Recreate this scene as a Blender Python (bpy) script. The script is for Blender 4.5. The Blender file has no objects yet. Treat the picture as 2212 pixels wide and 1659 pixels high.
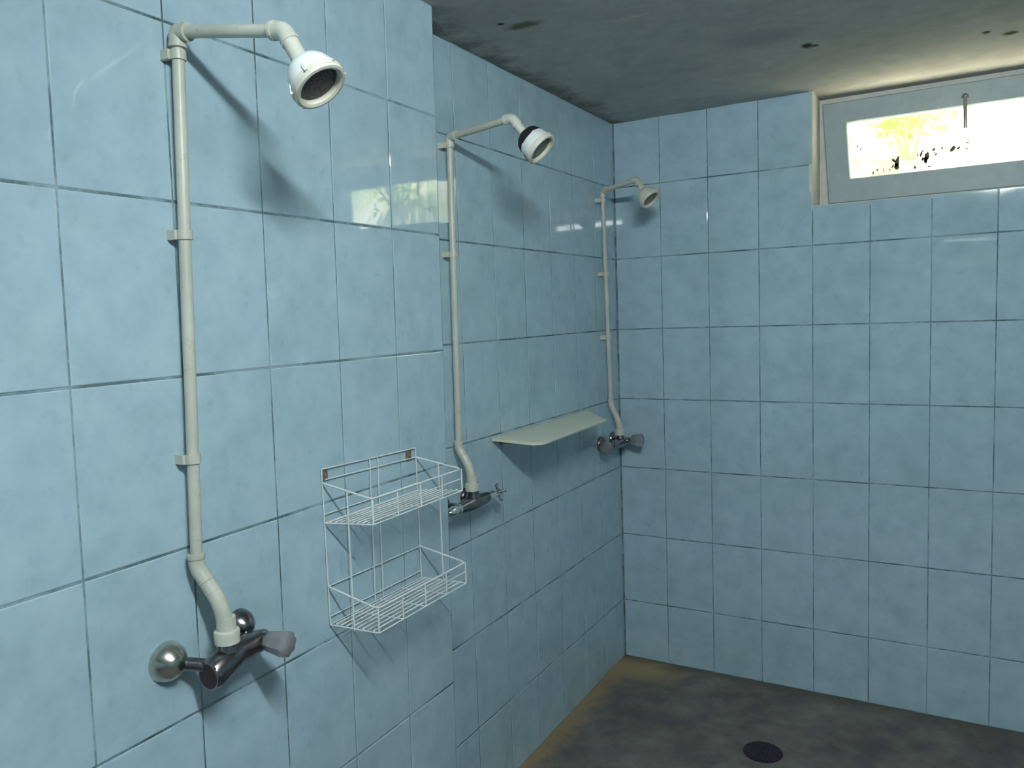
import bpy, bmesh, math, random
from mathutils import Vector, Matrix
random.seed(7)
PI = math.pi
scn = bpy.context.scene
COL = scn.collection

# ------------------------------------------------------------------ camera
cam_d = bpy.data.cameras.new('camera')
cam_d.sensor_width = 36.0
cam_d.lens = 1682.5 * 36.0 / 2212.0
cam_d.clip_start = 0.02
cam = bpy.data.objects.new('camera', cam_d)
COL.objects.link(cam)
scn.camera = cam
CAM = Vector((1.2806, -3.1566, 1.5373))
yaw, pitch, roll = 0.5217, -0.0883, -0.0363
fw = Vector((-math.sin(yaw) * math.cos(pitch), math.cos(yaw) * math.cos(pitch), math.sin(pitch)))
r0 = Vector((math.cos(yaw), math.sin(yaw), 0)); u0 = r0.cross(fw)
rr = r0 * math.cos(roll) + u0 * math.sin(roll)
uu = -r0 * math.sin(roll) + u0 * math.cos(roll)
M = Matrix((rr, uu, -fw)).transposed().to_4x4(); M.translation = CAM
cam.matrix_world = M

# ------------------------------------------------------------------ colour management
vs = scn.view_settings
vs.view_transform = 'Standard'; vs.look = 'None'; vs.gamma = 1.0; vs.use_curve_mapping = False
vs.exposure = 0.0
scn.display_settings.display_device = 'sRGB'

# ------------------------------------------------------------------ world and sun
LAMP_L = 495.0
world = bpy.data.worlds.new('world'); scn.world = world; world.use_nodes = True
wn = world.node_tree.nodes; wl = world.node_tree.links
bg = wn['Background']; bg.inputs['Color'].default_value = (0.82, 0.92, 1.0, 1); bg.inputs['Strength'].default_value = 2.5
sun_d = bpy.data.lights.new('sun', 'SUN'); sun_d.energy = 46.0; sun_d.angle = math.radians(0.6); sun_d.color = (1.0, 0.93, 0.78)
sun = bpy.data.objects.new('sun', sun_d); COL.objects.link(sun)
sun.rotation_euler = Vector((-0.30, -0.40, -0.87)).to_track_quat('-Z', 'Y').to_euler()

# ------------------------------------------------------------------ materials
def mat(name):
    m = bpy.data.materials.new(name); m.use_nodes = True
    nt = m.node_tree; b = nt.nodes['Principled BSDF']
    return m, nt, b
def N(nt, t, **kw):
    n = nt.nodes.new(t)
    for k, v in kw.items():
        if k in n.inputs: n.inputs[k].default_value = v
        else: setattr(n, k, v)
    return n
def noise(nt, vec, scale, detail=4.0, rough=0.5):
    n = N(nt, 'ShaderNodeTexNoise'); n.inputs['Scale'].default_value = scale
    n.inputs['Detail'].default_value = detail; n.inputs['Roughness'].default_value = rough
    nt.links.new(vec, n.inputs['Vector']); return n.outputs['Fac']
def pos(nt):
    return N(nt, 'ShaderNodeNewGeometry').outputs['Position']
def ramp(nt, fac, stops):
    r = N(nt, 'ShaderNodeValToRGB'); e = r.color_ramp.elements
    while len(e) < len(stops): e.new(0.5)
    for i, (p, c) in enumerate(stops):
        e[i].position = p; e[i].color = (c[0], c[1], c[2], 1)
    nt.links.new(fac, r.inputs['Fac']); return r.outputs['Color']
def mix(nt, fac, a, b, mode='MIX'):
    m = N(nt, 'ShaderNodeMix'); m.data_type = 'RGBA'; m.blend_type = mode
    def put(s, v):
        if isinstance(v, (tuple, list)): s.default_value = (v[0], v[1], v[2], 1)
        else: nt.links.new(v, s)
    if isinstance(fac, float): m.inputs[0].default_value = fac
    else: nt.links.new(fac, m.inputs[0])
    put(m.inputs[6], a); put(m.inputs[7], b); return m.outputs[2]
def math_(nt, op, a, b=None, clamp=False):
    m = N(nt, 'ShaderNodeMath'); m.operation = op; m.use_clamp = clamp
    for i, v in enumerate((a, b)):
        if v is None: continue
        if isinstance(v, (int, float)): m.inputs[i].default_value = v
        else: nt.links.new(v, m.inputs[i])
    return m.outputs[0]
def bump(nt, b, h, strength=0.2, dist=0.002):
    n = N(nt, 'ShaderNodeBump'); n.inputs['Strength'].default_value = strength; n.inputs['Distance'].default_value = dist
    nt.links.new(h, n.inputs['Height']); nt.links.new(n.outputs[0], b.inputs['Normal'])
def blot(nt, p, centre, radii, soft=0.35, wob=0.5, wscale=40):
    """mask of an irregular stain around a point of the room"""
    s = N(nt, 'ShaderNodeVectorMath'); s.operation = 'SUBTRACT'; nt.links.new(p, s.inputs[0]); s.inputs[1].default_value = centre
    d = N(nt, 'ShaderNodeVectorMath'); d.operation = 'DIVIDE'; nt.links.new(s.outputs[0], d.inputs[0]); d.inputs[1].default_value = radii
    l = N(nt, 'ShaderNodeVectorMath'); l.operation = 'LENGTH'; nt.links.new(d.outputs[0], l.inputs[0])
    nz = noise(nt, p, wscale, 3)
    v = math_(nt, 'ADD', l.outputs['Value'], math_(nt, 'MULTIPLY', math_(nt, 'SUBTRACT', nz, 0.5), wob * 2))
    mr = N(nt, 'ShaderNodeMapRange'); nt.links.new(v, mr.inputs['Value'])
    mr.inputs['From Min'].default_value = 1 - soft; mr.inputs['From Max'].default_value = 1 + soft
    mr.inputs['To Min'].default_value = 1; mr.inputs['To Max'].default_value = 0
    return mr.outputs['Result']

def tile_material():
    m, nt, b = mat('glazed_blue_tile')
    p = pos(nt)
    at = N(nt, 'ShaderNodeAttribute'); at.attribute_name = 'tone'
    off = N(nt, 'ShaderNodeVectorMath'); off.operation = 'ADD'; nt.links.new(p, off.inputs[0])
    sc = N(nt, 'ShaderNodeVectorMath'); sc.operation = 'SCALE'; nt.links.new(at.outputs['Color'], sc.inputs[0]); sc.inputs['Scale'].default_value = 9.0
    nt.links.new(sc.outputs[0], off.inputs[1])
    q = off.outputs[0]
    c = ramp(nt, noise(nt, q, 14, 5, 0.6), [(0.30, (0.37, 0.515, 0.60)), (0.50, (0.42, 0.575, 0.665)), (0.72, (0.465, 0.62, 0.70))])
    c2 = ramp(nt, noise(nt, q, 34, 3, 0.55), [(0.60, (1, 1, 1)), (0.76, (0.87, 0.91, 0.92))])
    c = mix(nt, 1.0, c, c2, 'MULTIPLY')
    # splashes of dried soap and grime
    c3 = ramp(nt, noise(nt, p, 3.2, 6, 0.65), [(0.46, (1, 1, 1)), (0.72, (0.90, 0.91, 0.87))])
    c = mix(nt, 1.0, c, c3, 'MULTIPLY')
    nt.links.new(c, b.inputs['Base Color'])
    rg = ramp(nt, noise(nt, p, 6, 5, 0.6), [(0.35, (0.012,) * 3), (0.75, (0.045,) * 3)])
    nt.links.new(rg, b.inputs['Roughness'])
    b.inputs['IOR'].default_value = 1.66
    bump(nt, b, noise(nt, q, 5, 0), 0.03, 0.004)
    return m
def grout_material():
    m, nt, b = mat('mouldy_grout')
    p = pos(nt)
    f = noise(nt, p, 7.0, 6, 0.72)
    c = ramp(nt, f, [(0.34, (0.05, 0.085, 0.095)), (0.45, (0.12, 0.19, 0.21)), (0.58, (0.29, 0.40, 0.45))])
    nt.links.new(c, b.inputs['Base Color']); b.inputs['Roughness'].default_value = 0.9
    return m
def plain(name, col, rough=0.5, metal=0.0, var=0.12, scale=30.0, spec=0.5, bumpy=0.0, coat=0.0):
    m, nt, b = mat(name)
    p = pos(nt)
    f = noise(nt, p, scale, 5, 0.6)
    lo = tuple(x * (1 - var) for x in col); hi = tuple(min(1, x * (1 + var)) for x in col)
    nt.links.new(ramp(nt, f, [(0.3, lo), (0.7, hi)]), b.inputs['Base Color'])
    b.inputs['Roughness'].default_value = rough; b.inputs['Metallic'].default_value = metal
    b.inputs['Specular IOR Level'].default_value = spec
    b.inputs['Coat Weight'].default_value = coat
    if bumpy: bump(nt, b, f, bumpy, 0.003)
    return m
def pvc_material():
    m, nt, b = mat('aged_white_pvc')
    p = pos(nt)
    c = ramp(nt, noise(nt, p, 9, 5, 0.6), [(0.3, (0.50, 0.515, 0.44)), (0.7, (0.63, 0.635, 0.55))])
    d = ramp(nt, noise(nt, p, 45, 4, 0.7), [(0.60, (1, 1, 1)), (0.78, (0.66, 0.60, 0.46))])
    nt.links.new(mix(nt, 1.0, c, d, 'MULTIPLY'), b.inputs['Base Color'])
    b.inputs['Roughness'].default_value = 0.38
    return m
def ceiling_material():
    m, nt, b = mat('stained_ceiling_plaster')
    p = pos(nt)
    c = ramp(nt, noise(nt, p, 2.6, 6, 0.6), [(0.32, (0.42, 0.42, 0.41)), (0.55, (0.52, 0.52, 0.50)), (0.75, (0.60, 0.59, 0.56))])
    c = mix(nt, 0.5, c, ramp(nt, noise(nt, p, 16, 4, 0.6), [(0.35, (0.42, 0.43, 0.42)), (0.7, (0.60, 0.58, 0.55))]))
    # mould along the edge with the left wall
    sx = N(nt, 'ShaderNodeSeparateXYZ'); nt.links.new(p, sx.inputs[0])
    e = math_(nt, 'ADD', sx.outputs['X'], math_(nt, 'MULTIPLY', math_(nt, 'SUBTRACT', noise(nt, p, 11, 4, 0.7), 0.5), 0.34))
    mr = N(nt, 'ShaderNodeMapRange'); nt.links.new(e, mr.inputs['Value'])
    mr.inputs['From Min'].default_value = 0.0; mr.inputs['From Max'].default_value = 0.10
    mr.inputs['To Min'].default_value = 0.75; mr.inputs['To Max'].default_value = 0.0
    c = mix(nt, mr.outputs['Result'], c, (0.15, 0.14, 0.12))
    Z = 2.3265
    for ct, rd, colr in (((0.235, -1.205, Z), (0.050, 0.022, 1), (0.20, 0.18, 0.12)), ((0.190, -1.248, Z), (0.010, 0.008, 1), (0.06, 0.05, 0.04)),
                         ((0.868, -0.547, Z), (0.017, 0.026, 1), (0.07, 0.065, 0.06)), ((0.890, -0.535, Z), (0.010, 0.012, 1), (0.14, 0.11, 0.07)),
                         ((1.342, -0.347, Z), (0.011, 0.013, 1), (0.08, 0.08, 0.06)), ((1.405, -0.293, Z), (0.018, 0.018, 1), (0.10, 0.09, 0.05)),
                         ((0.77, -0.70, Z), (0.10, 0.07, 1), (0.40, 0.39, 0.40))):
        c = mix(nt, blot(nt, p, ct, rd, 0.4, 0.45, 60), c, colr)
    c = mix(nt, blot(nt, p, (0.505, -1.085, Z), (0.045, 0.012, 1), 0.4, 0.4, 60), c, (0.62, 0.58, 0.52))
    nt.links.new(c, b.inputs['Base Color']); b.inputs['Roughness'].default_value = 0.95; b.inputs['Specular IOR Level'].default_value = 0.1
    bump(nt, b, noise(nt, p, 22, 6, 0.65), 0.35, 0.006)
    return m
def floor_material():
    m, nt, b = mat('wet_dirty_concrete')
    p = pos(nt)
    c = ramp(nt, noise(nt, p, 3.4, 7, 0.66), [(0.30, (0.075, 0.063, 0.065)), (0.46, (0.125, 0.105, 0.108)), (0.60, (0.19, 0.175, 0.16)), (0.74, (0.29, 0.28, 0.24))])
    c = mix(nt, 0.35, c, ramp(nt, noise(nt, p, 10, 4, 0.6), [(0.35, (0.12, 0.09, 0.13)), (0.5, (0.17, 0.155, 0.12)), (0.68, (0.27, 0.28, 0.22))]))
    sx = N(nt, 'ShaderNodeSeparateXYZ'); nt.links.new(p, sx.inputs[0])
    e = math_(nt, 'ADD', sx.outputs['X'], math_(nt, 'MULTIPLY', math_(nt, 'SUBTRACT', noise(nt, p, 14, 4, 0.7), 0.5), 0.16))
    mr = N(nt, 'ShaderNodeMapRange'); nt.links.new(e, mr.inputs['Value'])
    mr.inputs['From Min'].default_value = 0.02; mr.inputs['From Max'].default_value = 0.10
    mr.inputs['To Min'].default_value = 0.8; mr.inputs['To Max'].default_value = 0.0
    c = mix(nt, mr.outputs['Result'], c, (0.34, 0.25, 0.13))
    c = mix(nt, blot(nt, p, (0.10, -0.09, 0), (0.16, 0.10, 1), 0.5, 0.4, 12), c, (0.36, 0.27, 0.15))
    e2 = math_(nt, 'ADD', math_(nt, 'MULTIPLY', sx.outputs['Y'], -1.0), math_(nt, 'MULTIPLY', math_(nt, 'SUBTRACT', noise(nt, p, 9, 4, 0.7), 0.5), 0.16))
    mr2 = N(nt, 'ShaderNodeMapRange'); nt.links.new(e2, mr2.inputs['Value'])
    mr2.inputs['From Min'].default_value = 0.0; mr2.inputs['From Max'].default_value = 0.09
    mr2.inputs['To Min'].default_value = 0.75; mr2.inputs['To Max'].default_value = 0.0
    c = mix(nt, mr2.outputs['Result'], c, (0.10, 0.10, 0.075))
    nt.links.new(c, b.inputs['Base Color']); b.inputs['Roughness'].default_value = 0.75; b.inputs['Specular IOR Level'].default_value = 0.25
    bump(nt, b, noise(nt, p, 30, 6, 0.65), 0.35, 0.006)
    return m

M_TILE = tile_material(); M_GROUT = grout_material(); M_PVC = pvc_material()
M_CEIL = ceiling_material(); M_FLOOR = floor_material()
M_PLASTER = plain('reveal_plaster', (0.66, 0.66, 0.60), 0.8, var=0.1, scale=18)
M_BOUNCE = plain('bounce_white_ledge', (0.86, 0.84, 0.76), 0.8, var=0.04, scale=18)  # very pale, to bounce sunlight up through the window
M_FRAME = plain('painted_window_metal', (0.31, 0.38, 0.41), 0.45, var=0.08, scale=25)
M_HEAD = plain('white_plastic', (0.80, 0.84, 0.82), 0.3, var=0.04)
M_RIM = plain('yellowed_plastic', (0.66, 0.64, 0.54), 0.4, var=0.10)
M_PLATE = plain('dark_spray_plate', (0.10, 0.085, 0.085), 0.45, var=0.35, scale=240)
M_PLATEG = plain('greenish_spray_plate', (0.17, 0.19, 0.15), 0.45, var=0.3, scale=240)
M_BLACK = plain('black_rubber_tape', (0.012, 0.012, 0.014), 0.55, var=0.3)
M_CHROME = plain('tarnished_chrome', (0.52, 0.52, 0.50), 0.14, 1.0, var=0.22, scale=40)
M_CHROMEY = plain('yellowed_chrome', (0.60, 0.59, 0.52), 0.24, 1.0, var=0.15, scale=40)
M_CHROMED = plain('dull_dark_chrome', (0.26, 0.245, 0.26), 0.25, 1.0, var=0.3, scale=40)
M_CHROMEB = plain('bright_chrome', (0.80, 0.81, 0.80), 0.10, 1.0, var=0.06)
M_BORESHADE = plain('painted_bore_shade', (0.03, 0.022, 0.026), 0.7, var=0.3)  # near-black colour standing in for shade inside the valve end
M_WIRE = plain('white_coated_wire', (0.72, 0.76, 0.76), 0.4, var=0.06)
M_RUST = plain('rusty_plate', (0.17, 0.13, 0.09), 0.8, var=0.4, scale=90)
M_SHELF = plain('cream_plastic', (0.78, 0.77, 0.61), 0.3, var=0.06, scale=8)
M_MUD = plain('dried_mud', (0.10, 0.10, 0.05), 0.9, var=0.3)
M_LAMP = plain('white_lamp_metal', (0.75, 0.75, 0.75), 0.4, var=0.03)
M_DRAIN = plain('dark_drain_metal', (0.035, 0.018, 0.035), 0.5, 0.3, var=0.4)
def acrylic():
    m, nt, b = mat('smoky_acrylic')
    f = noise(nt, pos(nt), 30, 3)
    nt.links.new(ramp(nt, f, [(0.3, (0.34, 0.33, 0.36)), (0.7, (0.52, 0.52, 0.55))]), b.inputs['Base Color'])
    b.inputs['Roughness'].default_value = 0.16; b.inputs['Transmission Weight'].default_value = 0.55; b.inputs['IOR'].default_value = 1.45
    return m
M_ACR = acrylic()
def glass():
    m, nt, b = mat('window_glass')
    nt.nodes.remove(b)
    out = nt.nodes['Material Output']
    g = N(nt, 'ShaderNodeBsdfGlossy'); g.inputs['Roughness'].default_value = 0.02
    t = N(nt, 'ShaderNodeBsdfTransparent')
    dust = noise(nt, pos(nt), 18, 5, 0.6)
    nt.links.new(ramp(nt, dust, [(0.35, (0.97, 0.98, 0.95)), (0.75, (0.84, 0.86, 0.80))]), t.inputs['Color'])
    fr = N(nt, 'ShaderNodeFresnel'); fr.inputs['IOR'].default_value = 1.45
    ms = N(nt, 'ShaderNodeMixShader')
    ge = N(nt, 'ShaderNodeNewGeometry')
    nt.links.new(math_(nt, 'MULTIPLY', fr.outputs[0], math_(nt, 'SUBTRACT', 1.0, ge.outputs['Backfacing'])), ms.inputs[0]); nt.links.new(t.outputs[0], ms.inputs[1]); nt.links.new(g.outputs[0], ms.inputs[2])
    nt.links.new(ms.outputs[0], out.inputs['Surface'])
    return m
M_GLASS = glass()
def emitter(name, col, s):
    m, nt, b = mat(name)
    b.inputs['Base Color'].default_value = (1, 1, 1, 1)
    b.inputs['Emission Color'].default_value = (*col, 1); b.inputs['Emission Strength'].default_value = s
    return m
M_TUBE = emitter('lit_fluorescent_tube', (0.90, 1.0, 1.0), LAMP_L)
def hill_mat():
    m, nt, b = mat('pale_rubble_bank')
    p = pos(nt)
    f = noise(nt, p, 1.7, 4, 0.6)
    c = ramp(nt, f, [(0.42, (0.88, 0.85, 0.76)), (0.49, (0.74, 0.78, 0.54)), (0.54, (0.64, 0.71, 0.44)), (0.60, (0.90, 0.88, 0.80))])
    nt.links.new(c, b.inputs['Base Color']); b.inputs['Roughness'].default_value = 0.95; b.inputs['Specular IOR Level'].default_value = 0.0
    return m
M_HILL = hill_mat()
M_DARKGROUND = plain('dark_unseen_ground', (0.055, 0.045, 0.03), 0.95, var=0.3, scale=8)  # made dark so that this ground bounces hardly any sunlight indoors
M_LEAF = plain('sunlit_leaf', (0.55, 0.66, 0.26), 0.6, var=0.25, scale=4)
_nt = M_LEAF.node_tree; _b = _nt.nodes['Principled BSDF']; _t = N(_nt, 'ShaderNodeBsdfTranslucent'); _t.inputs['Color'].default_value = (0.62, 0.74, 0.30, 1)
_m = N(_nt, 'ShaderNodeMixShader'); _m.inputs[0].default_value = 0.5
_nt.links.new(_b.outputs[0], _m.inputs[1]); _nt.links.new(_t.outputs[0], _m.inputs[2]); _nt.links.new(_m.outputs[0], _nt.nodes['Material Output'].inputs['Surface'])
M_BARK = plain('pale_bark', (0.62, 0.58, 0.46), 0.9, var=0.2)

# ------------------------------------------------------------------ mesh helpers
def obj(name, bm, m, parent=None, smooth=False):
    me = bpy.data.meshes.new(name)
    bmesh.ops.recalc_face_normals(bm, faces=bm.faces)
    if smooth:
        for f in bm.faces: f.smooth = True
    bm.to_mesh(me); bm.free()
    for x in (m if isinstance(m, (list, tuple)) else [m]): me.materials.append(x)
    if smooth:
        try: me.set_sharp_from_angle(angle=math.radians(38))
        except Exception: pass
    o = bpy.data.objects.new(name, me); COL.objects.link(o)
    if parent is not None:
        o.parent = parent
        o.matrix_parent_inverse = parent_world(parent).inverted()
    return o
def parent_world(o):
    mt = o.matrix_basis.copy() if o.parent is None else parent_world(o.parent) @ o.matrix_parent_inverse @ o.matrix_basis
    return mt
def thing(name, label, cat, loc=(0, 0, 0), group=None, kind=None):
    o = bpy.data.objects.new(name, None); COL.objects.link(o); o.location = loc
    o.empty_display_size = 0.05
    tag(o, label, cat, group, kind); return o
def tag(o, label=None, cat=None, group=None, kind=None):
    if label: o['label'] = label
    if cat: o['category'] = cat
    if group: o['group'] = group
    if kind: o['kind'] = kind
    return o
def box(bm, a, b, mi=0):
    vs_ = [bm.verts.new((x, y, z)) for x in (a[0], b[0]) for y in (a[1], b[1]) for z in (a[2], b[2])]
    for q in ((0, 1, 3, 2), (4, 6, 7, 5), (0, 4, 5, 1), (2, 3, 7, 6), (0, 2, 6, 4), (1, 5, 7, 3)):
        f = bm.faces.new([vs_[i] for i in q]); f.material_index = mi
def prism(bm, poly, axis_vec, mi=0):
    """poly: list of Vector, extruded along axis_vec"""
    a = [bm.verts.new(p) for p in poly]; b = [bm.verts.new(Vector(p) + axis_vec) for p in poly]
    bm.faces.new(a).material_index = mi; bm.faces.new(b[::-1]).material_index = mi
    n = len(poly)
    for i in range(n):
        bm.faces.new((a[i], b[i], b[(i + 1) % n], a[(i + 1) % n])).material_index = mi
def frames(pts):
    T = []
    n = len(pts)
    for i in range(n):
        a = pts[max(0, i - 1)]; b = pts[min(n - 1, i + 1)]
        T.append((b - a).normalized())
    up = Vector((0, 0, 1)) if abs(T[0].z) < 0.9 else Vector((0, 1, 0))
    u = (up - T[0] * up.dot(T[0])).normalized()
    out = []
    for t in T:
        u = (u - t * u.dot(t)).normalized()
        out.append((u, t.cross(u)))
    return out
def tube(bm, pts, rad, n=16, cap=True, closed=False):
    pts = [Vector(p) for p in pts]
    if closed: pts = pts + [pts[0]]
    if not isinstance(rad, (list, tuple)): rad = [rad] * len(pts)
    fr = frames(pts); rings = []
    for p, r, (u, v) in zip(pts, rad, fr):
        rings.append([bm.verts.new(p + u * (r * math.cos(2 * PI * k / n)) + v * (r * math.sin(2 * PI * k / n))) for k in range(n)])
    for a, b in zip(rings, rings[1:]):
        for k in range(n):
            bm.faces.new((a[k], a[(k + 1) % n], b[(k + 1) % n], b[k]))
    if cap and not closed:
        bm.faces.new(rings[0]); bm.faces.new(rings[-1][::-1])
def fillet(pts, rad, seg=6):
    pts = [Vector(p) for p in pts]; out = [pts[0]]
    for a, p, b in zip(pts, pts[1:], pts[2:]):
        d1 = (a - p); d2 = (b - p); l = min(rad, d1.length * 0.49, d2.length * 0.49)
        s = p + d1.normalized() * l; e = p + d2.normalized() * l
        for i in range(seg + 1):
            t = i / seg
            out.append(s * (1 - t) ** 2 + p * (2 * t * (1 - t)) + e * t ** 2)
    out.append(pts[-1]); return out
def lathe(bm, o, ax, prof, n=32, cap0=True, cap1=True, wob=None):
    """prof: (distance along axis, radius); wob(k) modulates radius"""
    o = Vector(o); ax = Vector(ax).normalized()
    up = Vector((0, 0, 1)) if abs(ax.z) < 0.9 else Vector((0, 1, 0))
    u = (up - ax * up.dot(ax)).normalized(); v = ax.cross(u); rings = []
    for t, r in prof:
        rings.append([bm.verts.new(o + ax * t + (u * math.cos(2 * PI * k / n) + v * math.sin(2 * PI * k / n)) * (r * (wob(k) if wob else 1))) for k in range(n)])
    for a, b in zip(rings, rings[1:]):
        for k in range(n): bm.faces.new((a[k], a[(k + 1) % n], b[(k + 1) % n], b[k]))
    if cap0: bm.faces.new(rings[0][::-1])
    if cap1: bm.faces.new(rings[-1])
def B(): return bmesh.new()

# ------------------------------------------------------------------ the room
ZC = 2.3265
def tiles(bm, layer, P, normal, us, vsq, gu=0.0015, gv=0.0022, clip=None, tilt=0.0020):
    """P(u, v) -> point on the wall face; us and vsq are the joint lines; every tile gets its own chamfer, tilt and tone"""
    n = Vector(normal)
    for i in range(len(us) - 1):
        for j in range(len(vsq) - 1):
            u1, u2, v1, v2 = us[i] + gu, us[i + 1] - gu, vsq[j] + gv, vsq[j + 1] - gv
            if clip:
                c = clip(u1, u2, v1, v2)
                if c is None: continue
                u1, u2, v1, v2 = c
            if u2 - u1 < 0.006 or v2 - v1 < 0.006: continue
            tu, tv = random.gauss(0, tilt), random.gauss(0, tilt * 0.8); off = random.gauss(0, 0.00012)
            cu, cv = (u1 + u2) / 2, (v1 + v2) / 2
            tone = (random.random(), random.random(), random.random(), 1)
            rings = []
            for ins, dep in ((0.0, -0.0035), (0.0, -0.0011), (0.0006, -0.0004), (0.0019, 0.0)):
                ring = []
                for a, b_ in ((u1 + ins, v1 + ins), (u2 - ins, v1 + ins), (u2 - ins, v2 - ins), (u1 + ins, v2 - ins)):
                    h = dep + off + (a - cu) * tu + (b_ - cv) * tv
                    ring.append(bm.verts.new(Vector(P(a, b_)) + n * h))
                rings.append(ring)
            fs = [bm.faces.new(rings[-1])]
            for r1, r2 in zip(rings, rings[1:]):
                for k in range(4): fs.append(bm.faces.new((r1[k], r1[(k + 1) % 4], r2[(k + 1) % 4], r2[k])))
            for f in fs:
                f.material_index = 1
                for lp in f.loops: lp[layer] = tone
def seq(start, step, lo, hi):
    k0 = math.ceil((lo - start) / step - 1e-6); k1 = math.floor((hi - start) / step + 1e-6)
    s = [start + k * step for k in range(k0, k1 + 1)]
    if s[0] - lo > 0.004: s = [lo] + s
    if hi - s[-1] > 0.004: s = s + [hi]
    return s
GD = 0.0012   # how far the grout lies behind the glaze
XR, YR = 3.5, -6.0    # right wall, rear wall
zr = seq(2.0583, 0.3, 0.0, ZC)
# recessed far half of the left wall
YE = -1.4704; SH = 0.0155; D1 = 0.1078
bm = B(); ly = bm.loops.layers.color.new('tone')
box(bm, (-0.25, YE - 0.10, -0.05), (-GD, 0.25, ZC + 0.12))
tiles(bm, ly, lambda u, v: (0, u, v), (1, 0, 0), seq(-0.212, 0.2, YE - 0.02, 0.0), zr)
tag(obj('wall_left', bm, [M_GROUT, M_TILE]), kind='structure')
# the thicker near half
def P1(u, v): return Vector((D1 - 0.0042 * (u - YE) + 0.003 * (v - 1.5), u + SH * (v - 1.5), v))
bm = B(); ly = bm.loops.layers.color.new('tone')
a = [P1(YR - 0.2, -0.05), P1(YE, -0.05), P1(YE, ZC + 0.12), P1(YR - 0.2, ZC + 0.12)]
a = [p - Vector((GD, 0, 0)) for p in a]; bk = [Vector((-0.25, p.y, p.z)) for p in a]
va = [bm.verts.new(p) for p in a]; vb = [bm.verts.new(p) for p in bk]
bm.faces.new(va); bm.faces.new(vb[::-1])
for i in range(4): bm.faces.new((va[i], vb[i], vb[(i + 1) % 4], va[(i + 1) % 4]))
zl = seq(2.3512, 0.3, 0.0, ZC + 0.0001)
tiles(bm, ly, P1, (1, 0, 0), seq(-2.4672, 0.2, YR, YE), zl)
tiles(bm, ly, lambda u, v: P1(YE, v) + Vector((u - D1, 0.0015, 0)), (0, 1, 0), [0.004, D1 - 0.001], zl)
tag(obj('wall_left_near', bm, [M_GROUT, M_TILE]), kind='structure')
# back wall with the window recess
XW0, XW1, ZW = 0.7984, 1.9888, 1.905
bm = B(); ly = bm.loops.layers.color.new('tone')
TH = 0.32
for x0, x1, z0, z1 in ((-0.25, XW0, -0.05, ZC + 0.12), (XW1, XR + 0.25, -0.05, ZC + 0.12), (XW0, XW1, -0.05, ZW)):
    box(bm, (x0, GD, z0), (x1, TH, z1))
for (x0, x1, z0, z1) in ((XW0 - 0.012, XW0 + 0.001, ZW - 0.001, ZC), (XW1 - 0.001, XW1 + 0.012, ZW - 0.001, ZC), (XW0 - 0.012, XW1 + 0.012, ZW - 0.012, ZW + 0.001)):
    box(bm, (x0, 0.0005, z0), (x1, TH - 0.001, z1), 2)
box(bm, (XW0, 0.19, ZW), (XW1, TH - 0.001, ZW + 0.002), 3)  # outer sill whitened to throw more sunlight onto the ceiling
def clipw(u1, u2, v1, v2):
    if u2 <= XW0 + 0.003 or u1 >= XW1 - 0.003 or v2 <= ZW: return u1, u2, v1, v2
    if v1 >= ZW: return None
    return u1, u2, v1, ZW - 0.001
tiles(bm, ly, lambda u, v: (u, 0, v), (0, -1, 0), seq(0.0048, 0.1984, 0.0, XR), zr, clip=clipw)
tag(obj('wall_back', bm, [M_GROUT, M_TILE, M_PLASTER, M_BOUNCE]), kind='structure')
bm = B(); box(bm, (XW0 - 0.05, TH + 0.0005, 1.86), (XW1 + 0.05, 0.42, ZW))  # unseen ledge added outside to bounce sunlight up onto the ceiling
tag(obj('bounce_ledge_1', bm, M_BOUNCE), kind='structure')
# right and rear walls (only their light and reflection reach the picture)
bm = B(); ly = bm.loops.layers.color.new('tone')
box(bm, (XR + GD, YR - 0.2, -0.05), (XR + 0.25, 0.002, ZC + 0.12))
tiles(bm, ly, lambda u, v: (XR, u, v), (-1, 0, 0), seq(-0.2, 0.2, YR, -0.002), zr)
tag(obj('wall_right', bm, [M_GROUT, M_TILE]), kind='structure')
bm = B(); ly = bm.loops.layers.color.new('tone')
box(bm, (0.0, YR - 0.2, -0.05), (XR + 0.002, YR - GD, ZC + 0.12))
tiles(bm, ly, lambda u, v: (u, YR, v), (0, 1, 0), seq(0.2, 0.2, 0.13, XR), zr)
tag(obj('wall_rear', bm, [M_GROUT, M_TILE]), kind='structure')
bm = B(); box(bm, (-0.25, YR - 0.2, -0.12), (XR + 0.25, TH, 0.0))
tag(obj('floor', bm, M_FLOOR), kind='structure')
bm = B(); box(bm, (-0.25, YR - 0.2, ZC), (XR + 0.25, TH, ZC + 0.16))
tag(obj('ceiling', bm, M_CEIL), kind='structure')

# ------------------------------------------------------------------ window
win = thing('window_1', 'low wide basement window with grey metal sash high in the back wall', 'window', (1.33, 0.15, ZW), kind='structure')
FY = 0.165
bm = B()
Xa, Xb, Za, Zb = XW0 + 0.002, XW1 - 0.002, ZW + 0.002, ZC - 0.001
for (x0, x1, z0, z1) in ((Xa, Xa + 0.055, Za, Zb), (Xb - 0.16, Xb, Za, Zb), (Xa + 0.055, Xb - 0.16, Zb - 0.065, Zb), (Xa + 0.055, Xb - 0.16, Za, Za + 0.045)):
    box(bm, (x0, FY, z0), (x1, FY + 0.028, z1))
obj('window_frame', bm, M_PLASTER, win)
SX0, SX1, SZ0, SZ1 = 0.8265, 1.845, 1.9225, 2.3025
GX0, GX1, GZ0, GZ1 = 0.9075, 1.762, 2.0105, 2.222
SY = 0.135
def lean(x, z): return x + (2.1 - z) * 0.06 if x < 1.0 else x
bm = B()
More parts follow.
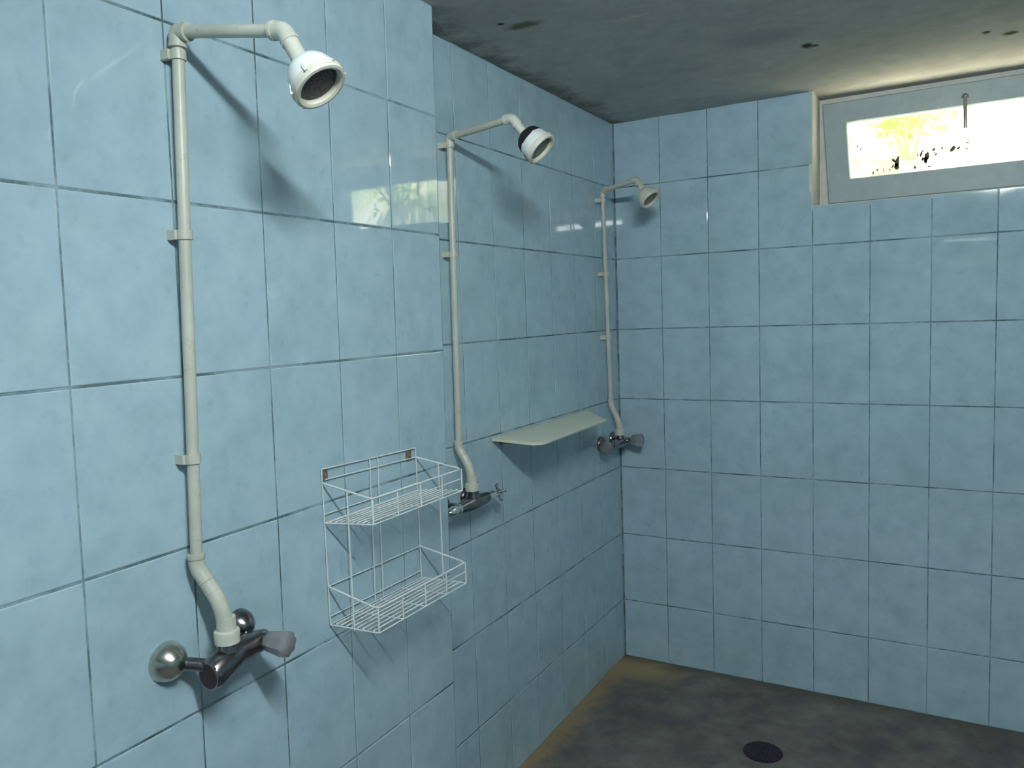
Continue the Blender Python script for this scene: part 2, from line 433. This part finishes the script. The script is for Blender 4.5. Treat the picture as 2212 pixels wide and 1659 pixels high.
def loopq(x0, x1, z0, z1, y): return [bm.verts.new((lean(x0, z0), y, z0)), bm.verts.new((x1, y, z0)), bm.verts.new((x1, y, z1)), bm.verts.new((lean(x0, z1), y, z1))]
o0 = loopq(SX0, SX1, SZ0, SZ1, FY - 0.0005); o1 = loopq(SX0, SX1, SZ0, SZ1, SY + 0.003); o2 = loopq(SX0 + 0.003, SX1 - 0.003, SZ0 + 0.003, SZ1 - 0.003, SY)
i0 = loopq(GX0 - 0.003, GX1 + 0.003, GZ0 - 0.003, GZ1 + 0.003, SY); i1 = loopq(GX0, GX1, GZ0, GZ1, SY + 0.004); i2 = loopq(GX0 + 0.002, GX1 - 0.002, GZ0 + 0.002, GZ1 - 0.002, SY + 0.018); i3 = loopq(GX0 + 0.002, GX1 - 0.002, GZ0 + 0.002, GZ1 - 0.002, FY - 0.0005)
for A_, B_ in ((o0, o1), (o1, o2), (o2, i0), (i0, i1), (i1, i2), (i2, i3), (i3, o0)):
    for k in range(4): bm.faces.new((A_[k], A_[(k + 1) % 4], B_[(k + 1) % 4], B_[k]))
sash = obj('sash', bm, M_FRAME, win)
bm = B(); box(bm, (GX0 - 0.002, SY + 0.012, GZ0 - 0.001), (GX1 + 0.001, SY + 0.016, GZ1 + 0.001))
gp = obj('glass_pane', bm, M_GLASS, sash)
bm = B()
lathe(bm, (1.292, SY - 0.0005, 2.252), (0, -1, 0), [(0, 0.012), (0.005, 0.012), (0.008, 0.009), (0.02, 0.007), (0.022, 0.005)], 20)
tube(bm, fillet([(1.292, SY - 0.018, 2.256), (1.292, SY - 0.023, 2.250), (1.2925, SY - 0.026, 2.20), (1.2935, SY - 0.024, 2.139)], 0.004, 4), 0.0062, 12)
obj('window_handle', bm, M_CHROME, sash, True)
# dried mud on the pane
bm = B()
GY = SY + 0.0118
def mudspot(x, z, w, h, ang=0.0):
    z += 0.0125
    n = 12; ca, sa = math.cos(ang), math.sin(ang)
    ring = []
    for k in range(n):
        t = 2 * PI * k / n; r = 1 + random.uniform(-0.25, 0.25)
        dx, dz = w * 0.68 * r * math.cos(t), h * 0.62 * r * math.sin(t)
        ring.append(Vector((x + dx * ca - dz * sa, GY, z + dx * sa + dz * ca)))
    prism(bm, ring, Vector((0, -0.0012, 0)))
for s in ((1.0747, 2.041, .011, .032, -.15), (1.0735, 2.024, .012, .018, 0), (1.064, 2.048, .006, .014, .7), (1.069, 2.034, .004, .010, 0), (1.0600, 2.028, .003, .014, -.5), (1.172, 2.0475, .013, .030, -.2), (1.1695, 2.036, .009, .02, 0),
          (1.160, 2.041, .006, .012, 0), (1.154, 2.060, .005, .016, -.2), (1.157, 2.068, .004, .012, -.6), (1.143, 2.058, .003, .009, 0), (1.195, 2.0715, .0055, .010, -.5), (1.2025, 2.053, .004, .007, -.6), (1.2212, 2.072, .006, .005, 0), (1.2557, 2.066, .010, .018, -.7),
          (1.274, 2.067, .005, .012, -.9), (1.302, 2.081, .009, .003, .1), (1.300, 2.060, .006, .003, .2), (1.1337, 2.0146, .005, .010, 0), (1.0303, 2.017, .002, .014, 0), (1.050, 2.0165, .003, .006, 0), (1.0075, 2.0206, .005, .005, 0), (0.993, 2.011, .003, .012, 0), (0.9374, 2.1184, .003, .011, .2), (0.9502, 2.1049, .004, .005, 0), (1.181, 2.012, .009, .004, 0), (1.233, 2.075, .003, .004, 0), (1.199, 2.060, .003, .004, 0), (1.32, 2.054, .006, .002, 0)):
    mudspot(*s)
md = obj('mud_splash', bm, M_MUD, sash); md['kind'] = 'stuff'

# ------------------------------------------------------------------ showers
def pvc_elbow(bm, a, corner, b, r, lip=0.003, leg=0.022):
    a, c, b = Vector(a), Vector(corner), Vector(b)
    d1 = (a - c).normalized(); d2 = (b - c).normalized()
    pts = [c + d1 * leg] + fillet([c + d1 * leg * 0.8, c, c + d2 * leg * 0.8], leg * 0.7, 7)[0:] + [c + d2 * leg]
    tube(bm, pts, r, 20)
    for d in (d1, d2):
        lathe(bm, c + d * (leg - 0.006), d, [(0, r), (0, r + 0.0012), (0.007, r + 0.0012), (0.007, r * 0.7)], 20, False, False)
def shower(label, wallx, ys, zs_top, zs_bot, pr, arm_end, neck, face, out_bot, coupling, brackets, head_kind, knobs, pr2=None, y_top=None):
    y0, y1 = ys       # riser: y at top and at bottom
    px = wallx + 0.028
    base = Vector((px, y1, coupling.z - 0.05))
    t = thing('shower', label, 'shower', base, 'wall mounted plastic pipe showers')
    top = Vector((px, y0, zs_top)); bot = Vector((px, y1, zs_bot))
    bm = B(); tube(bm, [bot, bot.lerp(top, 0.5), top - Vector((0, 0, 0.012))], pr, 20); obj('riser_pipe', bm, M_PVC, t, True)
    A = Vector(arm_end)
    d = (A - top).normalized()
    bm = B(); pvc_elbow(bm, bot, top, A, pr * 1.38, leg=0.026); obj('top_elbow', bm, M_PVC, t, True)
    bm = B(); tube(bm, [top + d * 0.012, A - d * 0.008], pr, 20); obj('shower_arm', bm, M_PVC, t, True)
    nk, fc = Vector(neck), Vector(face)
    bm = B(); pvc_elbow(bm, top, A, nk, pr * 1.38, leg=0.024)
    hd = (fc - nk).normalized()
    dn = (nk - A).normalized()
    tube(bm, [A + dn * 0.018, nk - dn * 0.004, nk + hd * 0.006], pr * 1.30, 20)
    obj('arm_elbow', bm, M_PVC, t, True)
    # head
    L = (fc - nk).length; R = {'ribbed': 0.043, 'taped': 0.044, 'plain': 0.041}[head_kind]
    bm = B()
    lathe(bm, nk, hd, [(-0.004, 0.013), (0.001, 0.0165), (0.005, 0.0235), (0.011, 0.0305), (0.018, 0.0352), (0.026, 0.0385), (L - 0.012, R - 0.0015)], 40)
    if head_kind == 'ribbed':
        u = Vector((0, 0, 1)); u = (u - hd * u.dot(hd)).normalized(); v = hd.cross(u)
        for k in range(6):
            a_ = 2 * PI * k / 6 + 0.25
            w = u * math.cos(a_) + v * math.sin(a_); s_ = hd.cross(w)
            c0 = nk + hd * (L - 0.026) + w * (R - 0.009); c1 = nk + hd * (L - 0.004) + w * (R + 0.002)
            q = [c0 - s_ * 0.0022, c0 + s_ * 0.0022, c1 + s_ * 0.0022, c1 - s_ * 0.0022]
            prism(bm, q, w * 0.004)
    head = obj('shower_head', bm, M_HEAD if head_kind != 'plain' else M_RIM, t, True)
    bm = B()
    wob = (lambda k: 1.0 + (0.010 if k % 2 else 0.0)) if head_kind == 'ribbed' else None
    lathe(bm, nk, hd, [(L - 0.012, R - 0.001), (L - 0.011, R + 0.001), (L - 0.002, R + 0.0015)], 96, False, False, wob)
    lathe(bm, nk, hd, [(L - 0.002, R + 0.0015), (L + 0.002, R), (L + 0.003, R - 0.004), (L + 0.001, R - 0.0085), (L - 0.007, R - 0.0095)], 48, False, False)
    obj('head_rim', bm, M_RIM, head, True)
    bm = B()
    lathe(bm, nk, hd, [(L - 0.010, R - 0.009), (L - 0.007, R - 0.0095), (L - 0.0062, 0.012), (L - 0.0062, 0.004)], 40)
    for ring, cnt in ((0.009, 6), (0.016, 12), (0.023, 18), (0.029, 24)):
        u = Vector((0, 0, 1)); u = (u - hd * u.dot(hd)).normalized(); v = hd.cross(u)
        for k in range(cnt):
            a_ = 2 * PI * k / cnt
            c_ = nk + (u * math.cos(a_) + v * math.sin(a_)) * ring
            lathe(bm, c_, hd, [(L - 0.008, 0.0011), (L - 0.0052, 0.0009)], 6)
    obj('spray_plate', bm, M_PLATE if head_kind == 'ribbed' else M_PLATEG, head)
    if head_kind == 'taped':
        bm = B()
        lathe(bm, nk, hd, [(-0.004, 0.0175), (0.000, 0.025), (0.008, 0.0325), (0.020, 0.0375), (0.0245, 0.0385), (0.0250, 0.033)], 40, True, False, lambda k: 1.0 + 0.03 * math.sin(k * 0.8))
        # a loose tail of the tape hanging down the side
        u = Vector((-0.9, -0.35, 0)); u = (u - hd * u.dot(hd)).normalized()
        s_ = hd.cross(u)
        q0 = nk + hd * 0.014 + u * 0.030; q1 = nk + hd * (L - 0.006) + u * (R + 0.0025)
        prism(bm, [q0 - s_ * 0.008, q0 + s_ * 0.008, q1 + s_ * 0.002, q1 - s_ * 0.002], u * 0.0016)
        w = obj('black_tape', bm, M_BLACK, head, True); w['label'] = 'black tape wrapped round the neck of the head'
    # offset at the foot
    ob = Vector(out_bot); cp = Vector(coupling)
    bm = B()
    path = [bot + Vector((0, 0, 0.03)), bot, bot.lerp(ob, 1.0), cp]
    R2 = pr * 1.36
    tube(bm, [bot + Vector((0, 0, 0.012))] + fillet([bot + Vector((0, 0, 0.012)), bot - Vector((0, 0, 0.008)), ob, cp], 0.024, 8)[1:], R2, 22)
    for fr in (0.38, 0.66):
        c_ = (bot - Vector((0, 0, 0.008))).lerp(ob, fr); dd = (ob - bot).normalized()
        lathe(bm, c_, dd, [(-0.0012, R2 * 0.9), (-0.0012, R2 * 1.02), (0.0, R2 * 1.055), (0.0012, R2 * 1.02), (0.0012, R2 * 0.9)], 22, False, False)
    lathe(bm, bot + Vector((0, 0, 0.016)), (0, 0, -1), [(0, pr), (0, R2 + 0.0012), (0.008, R2 + 0.0012)], 22, False, False)
    obj('offset_pipe', bm, M_PVC, t, True)
    bm = B()
    lathe(bm, cp + Vector((0, 0, 0.030)), (0, 0, -1), [(0, R2), (0, R2 + 0.0025), (0.022, R2 + 0.003), (0.024, R2 + 0.0075), (0.028, R2 + 0.0085), (0.046, R2 + 0.0075), (0.048, R2)], 28)
    obj('pipe_coupling', bm, M_PVC, t, True)
    # wall clips
    for zb in brackets:
        f_ = (zb - bot.z) / (top.z - bot.z); c_ = bot.lerp(top, f_)
        bm = B()
        lathe(bm, c_ - Vector((0, 0, 0.008)), (0, 0, 1), [(0, pr - 0.0005), (0, pr + 0.003), (0.016, pr + 0.003), (0.016, pr - 0.0005)], 20, False, False)
        box(bm, (wallx + 0.0, c_.y - pr - 0.0075, zb - 0.008), (wallx + 0.024, c_.y - pr + 0.001, zb + 0.008))
        box(bm, (wallx + 0.0, c_.y + pr - 0.001, zb - 0.008), (wallx + 0.024, c_.y + pr + 0.0045, zb + 0.008))
        obj('pipe_clip', bm, M_PVC, t, True)
    return t, cp

N1 = (0.402, -2.2402, 1.9359); F1 = (0.434, -2.2353, 1.8936)
# --- nearest shower, on the thick wall
W1 = 0.1075
t1, cp1 = shower('nearest white pipe shower with ribbed white head and dark spray plate', W1, (-2.2495, -2.287), 2.031, 1.128, 0.0102,
    (0.370, -2.2391, 1.988), N1, F1,
    Vector((0.172, -2.2725, 1.056)), Vector((0.174, -2.266, 1.000)), (1.992, 1.693, 1.310), 'ribbed', None)
# --- middle shower
W2 = 0.0
t2, cp2 = shower('middle pipe shower, black tape round the neck of its head', W2, (-1.281, -1.300), 2.042, 1.166, 0.0092,
    (0.265, -1.339, 2.048), (0.296, -1.3289, 2.0029), (0.34, -1.3225, 1.9604),
    Vector((0.062, -1.298, 1.102)), Vector((0.066, -1.296, 1.052)), (2.020, 1.715), 'taped', None)
# --- far shower in the corner
t3, cp3 = shower('farthest pipe shower with plain yellowed head, in the corner by the back wall', W2, (-0.190, -0.158), 2.022, 1.158, 0.0088,
    (0.210, -0.286, 2.033), (0.237, -0.292, 1.9882), (0.27, -0.2993, 1.9512),
    Vector((0.058, -0.150, 1.082)), Vector((0.062, -0.150, 1.040)), (1.985, 1.690, 1.432), 'plain', None)

def ribbed_knob(bm, o, ax, r, l, n=8):
    lathe(bm, o, ax, [(0, r * 0.55), (l * 0.10, r * 0.74), (l * 0.45, r * 0.86), (l * 0.82, r), (l * 0.92, r * 0.96), (l, r * 0.70)], n * 4, True, True,
          lambda k: 1.0 + 0.055 * math.cos(k * 2 * PI / 4))
def flange(parent, o, ax, r, h, m, label=None):
    bm = B()
    lathe(bm, o, ax, [(0, r), (h * 0.12, r * 1.0), (h * 0.45, r * 0.90), (h * 0.75, r * 0.68), (h * 0.93, r * 0.42), (h, r * 0.30)], 40)
    f = obj('wall_flange', bm, m, parent, True)
    if label: f['label'] = label
    return f

# valve of the nearest shower
zc = 0.957; xb = 0.170
bm = B()
tube(bm, [(xb + 0.006, -2.312, zc - 0.016), (xb + 0.006, -2.306, zc - 0.016), (xb + 0.004, -2.280, zc - 0.008), (xb, -2.245, zc), (xb, -2.195, zc), (xb, -2.178, zc)], [0.0245, 0.0270, 0.0260, 0.0225, 0.0205, 0.017], 28)
lathe(bm, (xb + 0.004, -2.266, zc + 0.012), (0, 0, 1), [(0, 0.020), (0.006, 0.018), (0.016, 0.017)], 24)
for yy, y2 in ((-2.338, -2.300), (-2.190, -2.196)): tube(bm, [(W1 + 0.004, yy, zc + 0.008), (xb - 0.006, y2, zc - 0.004)], 0.0115, 18)
vb1 = obj('valve_body', bm, M_CHROMED, t1, True)
bm = B(); lathe(bm, (xb + 0.006, -2.3119, zc - 0.016), (0, -1, 0), [(0, 0.0215), (0.0008, 0.0215)], 24); obj('bore_shade_disc', bm, M_BORESHADE, vb1)['label'] = 'dark disc painted as the shade of an open end, handle missing'  # flat disc, no real hole; the shade is in its colour
flange(t1, (W1 - 0.001, -2.342, 0.968), (1, 0, 0), 0.0350, 0.038, M_CHROMEY, 'large tarnished dome flange')
flange(t1, (W1 - 0.001, -2.186, 0.975), (1, 0, 0), 0.0300, 0.034, M_CHROMED)
ax = Vector((1.0, 0.10, -0.02)).normalized(); o = Vector((xb + 0.000, -2.190, zc + 0.002))
bm = B(); lathe(bm, o, ax, [(0, 0.016), (0.010, 0.016), (0.012, 0.011), (0.026, 0.010)], 24)
hd1 = obj('handle', bm, M_CHROME, t1, True)
bm = B(); ribbed_knob(bm, o + ax * 0.014, ax, 0.0235, 0.054); obj('handle_knob', bm, M_ACR, hd1, True)['label'] = 'smoky ribbed acrylic knob'

# valve of the middle shower
zc = 1.000; xb = 0.068
bm = B()
tube(bm, [(xb, -1.372, zc), (xb, -1.335, zc), (xb, -1.30, zc), (xb, -1.255, zc), (xb, -1.222, zc)], [0.015, 0.020, 0.022, 0.020, 0.016], 26)
lathe(bm, (xb, -1.297, zc + 0.012), (0, 0, 1), [(0, 0.021), (0.012, 0.018), (0.026, 0.017)], 24)
for yy in (-1.355, -1.235): tube(bm, [(0.004, yy, zc - 0.002), (xb - 0.004, yy, zc)], 0.011, 18)
obj('valve_body', bm, M_CHROMED, t2, True)
for yy in (-1.355, -1.235): flange(t2, (-0.001, yy, zc - 0.002), (1, 0, 0), 0.028, 0.020, M_CHROMED)
for s in (1, -1):
    o = Vector((xb, -1.297 + s * 0.074, zc)); ax = Vector((0, s, 0))
    bm = B(); lathe(bm, o, ax, [(0, 0.0150), (0.010, 0.0150), (0.013, 0.0125), (0.030, 0.0145), (0.045, 0.0125), (0.062, 0.0095), (0.078, 0.0095), (0.082, 0.004)], 24)
    h = obj('handle', bm, M_CHROMEB, t2, True)
    bm = B(); e = o + ax * 0.072
    for k in range(4):
        a_ = PI / 2 * k + 0.35; w = Vector((math.cos(a_), 0, math.sin(a_)))
        tube(bm, [e + w * 0.005, e + w * 0.016, e + w * 0.024, e + w * 0.028], [0.0075, 0.0062, 0.0070, 0.0035], 12)
    lathe(bm, e - ax * 0.007, ax, [(0, 0.007), (0.006, 0.010), (0.013, 0.008), (0.016, 0.003)], 20)
    obj('cross_grip', bm, M_CHROMEB, h, True)['label'] = 'bright chrome four-armed grip'

# valve of the far shower
zc = 0.992; xb = 0.062
bm = B()
tube(bm, [(xb, -0.236, zc), (xb, -0.205, zc), (xb, -0.15, zc), (xb, -0.112, zc), (xb, -0.085, zc)], [0.013, 0.019, 0.021, 0.019, 0.015], 24)
lathe(bm, (xb, -0.150, zc + 0.010), (0, 0, 1), [(0, 0.020), (0.010, 0.017), (0.024, 0.016)], 24)
for yy in (-0.215, -0.085): tube(bm, [(0.004, yy, zc), (xb - 0.004, yy, zc)], 0.011, 16)
obj('valve_body', bm, M_CHROMED, t3, True)
for yy in (-0.215, -0.085): flange(t3, (-0.001, yy, zc + 0.002), (1, 0, 0), 0.031, 0.022, M_CHROMED)
for o, ax in ((Vector((xb - 0.004, -0.232, zc)), Vector((0, -1, -0.02))), (Vector((xb + 0.012, -0.100, zc + 0.002)), Vector((1, 0.10, 0.02)))):
    ax.normalize()
    bm = B(); lathe(bm, o, ax, [(0, 0.014), (0.010, 0.014), (0.013, 0.010), (0.024, 0.010)], 20)
    h = obj('handle', bm, M_CHROME, t3, True)
    bm = B(); ribbed_knob(bm, o + ax * 0.018, ax, 0.0285, 0.050); obj('handle_knob', bm, M_ACR, h, True)['label'] = 'smoky ribbed acrylic knob'

# ------------------------------------------------------------------ soap shelf
bm = B()
def shelf_pts(z):
    out = []
    for (cx, cy, r, a0, a1) in ((0.157, -1.062, 0.040, -PI / 2 + 0.05, 0), (0.137, -0.575, 0.045, 0, PI / 2 - 0.35)):
        for i in range(9):
            a_ = a0 + (a1 - a0) * i / 8
            out.append(Vector((cx + r * math.cos(a_), cy + r * math.sin(a_), z)))
    return [Vector((0.001, -1.070, z))] + out + [Vector((0.001, -0.330, z))]
top_ = shelf_pts(1.149); low_ = [Vector((p.x * 0.985, p.y, 1.141)) for p in top_]
mid_ = [Vector((p.x, p.y, 1.1470)) for p in top_]
inn_ = [Vector((0.001 + (p.x - 0.001) * 0.975, -0.72 + (p.y + 0.72) * 0.99, 1.149)) for p in top_]
vt = [bm.verts.new(p) for p in inn_]; vm = [bm.verts.new(p) for p in mid_]; vl = [bm.verts.new(p) for p in low_]
bm.faces.new(vt); bm.faces.new(vl[::-1]); n = len(vt)
for i in range(n):
    j = (i + 1) % n
    bm.faces.new((vt[i], vm[i], vm[j], vt[j])); bm.faces.new((vm[i], vl[i], vl[j], vm[j]))
sh = thing('wall_shelf', 'cream wall shelf with rounded corners between the middle and far showers', 'shelf', (0.0, -0.72, 1.145))
obj('shelf_board', bm, M_SHELF, sh)
for yy in (-1.015, -0.50):
    bm = B(); lathe(bm, (0.0, yy, 1.131), (1, 0, 0), [(0, 0.010), (0.004, 0.010), (0.006, 0.0065), (0.040, 0.0065), (0.044, 0.004)], 16)
    box(bm, (0.012, yy - 0.003, 1.133), (0.038, yy + 0.003, 1.1412)); obj('shelf_peg', bm, M_RUST, sh)

# ------------------------------------------------------------------ wire caddy
cad = thing('wire_caddy', 'white two tier wire basket rack hung on the near tiled wall', 'rack', (0.111, -1.784, 0.886))
YL, YRt, XBk, XF = -1.948, -1.618, 0.1125, 0.247
bm = B(); r = 0.0015
tube(bm, [(XBk, YL, 1.226), (XBk, YL, 0.888)], r, 8); tube(bm, [(XBk, YRt, 1.217), (XBk, YRt, 0.888)], r, 8)
tube(bm, [(XBk, YL, 1.226), (XBk, YRt, 1.217)], r * 1.1, 8); tube(bm, [(XBk, YL + 0.01, 1.202), (XBk, YRt, 1.194)], r, 8)
for yy in (-1.7955, -1.767): tube(bm, [(XBk + 0.003, yy, 1.223), (XBk + 0.003, yy - 0.006, 0.89)], r, 8)
tube(bm, [(0.180, YL, 1.186), (0.180, YL, 0.884)], r, 8); tube(bm, [(0.180, YRt, 1.184), (0.180, YRt, 0.884)], r, 8)
obj('back_frame', bm, M_WIRE, cad, True)
for (zb_, zf_, zfl, zff) in ((1.197, 1.1735, 1.110, 1.120), (0.971, 0.943, 0.886, 0.891)):
    bm = B()
    rim = [(XBk, YL, zb_), (XF - 0.001, YL, zf_), (XF, YRt, zf_ - 0.0005), (XBk, YRt, zb_ - 0.003)]
    tube(bm, fillet(rim, 0.014, 6), 0.0021, 10)
    bk_ = obj('basket', bm, M_WIRE, cad, True)
    bm = B()
    for yy in (YL, YL + 0.001, YRt): tube(bm, [(XF, yy, zf_), (XF, yy, zff)], 0.0017, 8)
    for k in range(1, 4): yy = YL + (YRt - YL) * k / 4.0; tube(bm, [(XF, yy, zf_), (XF, yy, zff)], 0.0016, 8)
    tube(bm, [(XF, YL, (zf_ + zff) / 2 + 0.003), (XF, YRt, (zf_ + zff) / 2 + 0.003)], 0.0013, 8)
    tube(bm, [(XF, YL, zff), (XF, YRt, zff)], 0.0015, 8)
    tube(bm, [(XBk, YL, zfl), (XBk, YRt, zfl)], 0.0014, 8); tube(bm, [(XBk, YL, zfl + 0.018), (XBk, YRt, zfl + 0.018)], 0.0013, 8)
    if zb_ < 1: tube(bm, [(XBk, YL, zb_), (XBk, YRt, zb_ - 0.004)], 0.0014, 8)
    obj('basket_front', bm, M_WIRE, bk_, True)
    bm = B()
    for yy in (YL, YRt): tube(bm, [(XBk, yy, zfl), (XF, yy, zff)], 0.0016, 8)
    for k in range(1, 4): yy = YL + (YRt - YL) * k / 4.0; tube(bm, [(XBk, yy, zfl), (XF, yy, zff)], 0.0013, 8)
    for k in range(1, 9):
        f_ = k / 9.0; x_ = XBk + (XF - XBk) * f_; z_ = zfl + (zff - zfl) * f_ + 0.0026
        tube(bm, [(x_, YL + 0.001, z_), (x_, YRt - 0.001, z_)], 0.0017, 8)
    obj('basket_floor', bm, M_WIRE, bk_, True)
for yy, zz in ((YL + 0.010, 1.213), (YRt - 0.026, 1.204)):
    bm = B(); box(bm, (0.1083, yy - 0.009, zz - 0.014), (0.1115, yy + 0.009, zz + 0.012))
    lathe(bm, (0.1113, yy, zz), (1, 0, 0), [(0, 0.006), (0.002, 0.0055), (0.0035, 0.003)], 12)
    obj('fixing_plate', bm, M_RUST, cad)['label'] = 'rusty brown fixing plate'

# ------------------------------------------------------------------ floor drain
dr = thing('floor_drain', 'dark round drain in the stained floor', 'drain', (0.712, -0.520, 0.0))
bm = B(); lathe(bm, (0.712, -0.520, 0.0), (0, 0, 1), [(0, 0.066), (0.003, 0.065), (0.004, 0.060), (0.0015, 0.056)], 40, False, True); obj('drain_rim', bm, M_DRAIN, dr)
bm = B()
for k in range(-4, 5):
    h = math.sqrt(max(0, 0.056 ** 2 - (k * 0.0115) ** 2))
    box(bm, (0.712 + k * 0.0115 - 0.003, -0.520 - h, 0.0010), (0.712 + k * 0.0115 + 0.003, -0.520 + h, 0.0042))
obj('drain_grate', bm, M_DRAIN, dr)

# ------------------------------------------------------------------ ceiling lamp above the viewer
LX, LY, LZ = 1.38, -2.86, 2.264
lp = thing('ceiling_lamp', 'short fluorescent tube lamp on the ceiling above the viewer', 'lamp', (LX, LY, ZC))
bm = B(); box(bm, (LX - 0.325, LY - 0.03, LZ + 0.022), (LX + 0.325, LY + 0.03, ZC - 0.0005))
for s in (-1, 1): box(bm, (LX + s * 0.312 - 0.012, LY - 0.016, LZ - 0.016), (LX + s * 0.312 + 0.012, LY + 0.016, LZ + 0.023))
obj('lamp_batten', bm, M_LAMP, lp)
bm = B(); tube(bm, [(LX - 0.30, LY, LZ), (LX + 0.30, LY, LZ)], 0.016, 20); obj('lamp_tube', bm, M_TUBE, lp, True)

# ------------------------------------------------------------------ outside the window
bm = B()
nx, ny = 60, 30; grid = []
for i in range(nx + 1):
    row = []
    for j in range(ny + 1):
        x = -4 + 16 * i / nx; t_ = j / ny; y = 1.45 + 4.5 * t_
        z = 1.44 + (y - 1.45) * 1.2 + 0.10 * math.sin(x * 3.1 + y * 2.3) * min(1, max(0, y - 1)) + random.uniform(-0.03, 0.03) * (j > 0)
        row.append(bm.verts.new((x, y, z)))
    grid.append(row)
for i in range(nx):
    for j in range(ny): bm.faces.new((grid[i][j], grid[i + 1][j], grid[i + 1][j + 1], grid[i][j + 1]))
gb = obj('ground_bank', bm, M_HILL, None, True); tag(gb, kind='structure')
bm = B(); box(bm, (-4, TH, 1.30), (12, 1.62, 1.46)); tag(obj('ground_dark_unseen', bm, M_DARKGROUND), kind='structure')  # unseen ground, darkened to keep the ceiling glow to a narrow strip
def shrub(x, y, zg, h, w, nleaf, label, seed):
    rnd = random.Random(seed)
    t = thing('shrub', label, 'shrub', (x, y, zg), 'shrubs on the bank outside')
    bm = B()
    tips = []
    for k in range(7):
        a_ = rnd.uniform(0, 2 * PI); tp = Vector((x + math.cos(a_) * w * 0.5 * rnd.uniform(0.3, 1), y + math.sin(a_) * w * 0.5 * rnd.uniform(0.3, 1), zg + h * rnd.uniform(0.6, 1)))
        tube(bm, [(x, y, zg - 0.05), Vector((x, y, zg)).lerp(tp, 0.5) + Vector((0, 0, 0.05)), tp], [0.014, 0.009, 0.003], 6); tips.append(tp)
    obj('branches', bm, M_BARK, t, True)
    bm = B()
    for k in range(nleaf):
        tp = tips[k % len(tips)]
        c_ = Vector((x, y, zg + h * 0.3)).lerp(tp, rnd.uniform(0.35, 1.1)) + Vector((rnd.gauss(0, .12), rnd.gauss(0, .12), rnd.gauss(0, .10))) * w
        d_ = Vector((rnd.gauss(0, 1), rnd.gauss(0, 1), rnd.gauss(0, .6))).normalized(); s_ = d_.cross(Vector((rnd.gauss(0, 1), rnd.gauss(0, 1), rnd.gauss(0, 1)))).normalized()
        l_ = rnd.uniform(0.05, 0.10); nn = d_.cross(s_) * l_ * 0.12
        a0 = bm.verts.new(c_); a1 = bm.verts.new(c_ + d_ * l_ * .5 + s_ * l_ * .28 + nn); a2 = bm.verts.new(c_ + d_ * l_); a3 = bm.verts.new(c_ + d_ * l_ * .5 - s_ * l_ * .28 + nn); a4 = bm.verts.new(c_ + d_ * l_ * .5)
        bm.faces.new((a0, a1, a4)); bm.faces.new((a1, a2, a4)); bm.faces.new((a2, a3, a4)); bm.faces.new((a3, a0, a4))
    f = obj('foliage', bm, M_LEAF, t); f['kind'] = 'stuff'
shrub(1.02, 2.20, 2.32, 0.55, 0.7, 420, 'bright leafy shrub seen through the left part of the window', 3)
shrub(3.0, 2.25, 2.38, 0.55, 0.8, 420, 'bright leafy shrub on the bank, mirrored in the near wall tiles', 5)
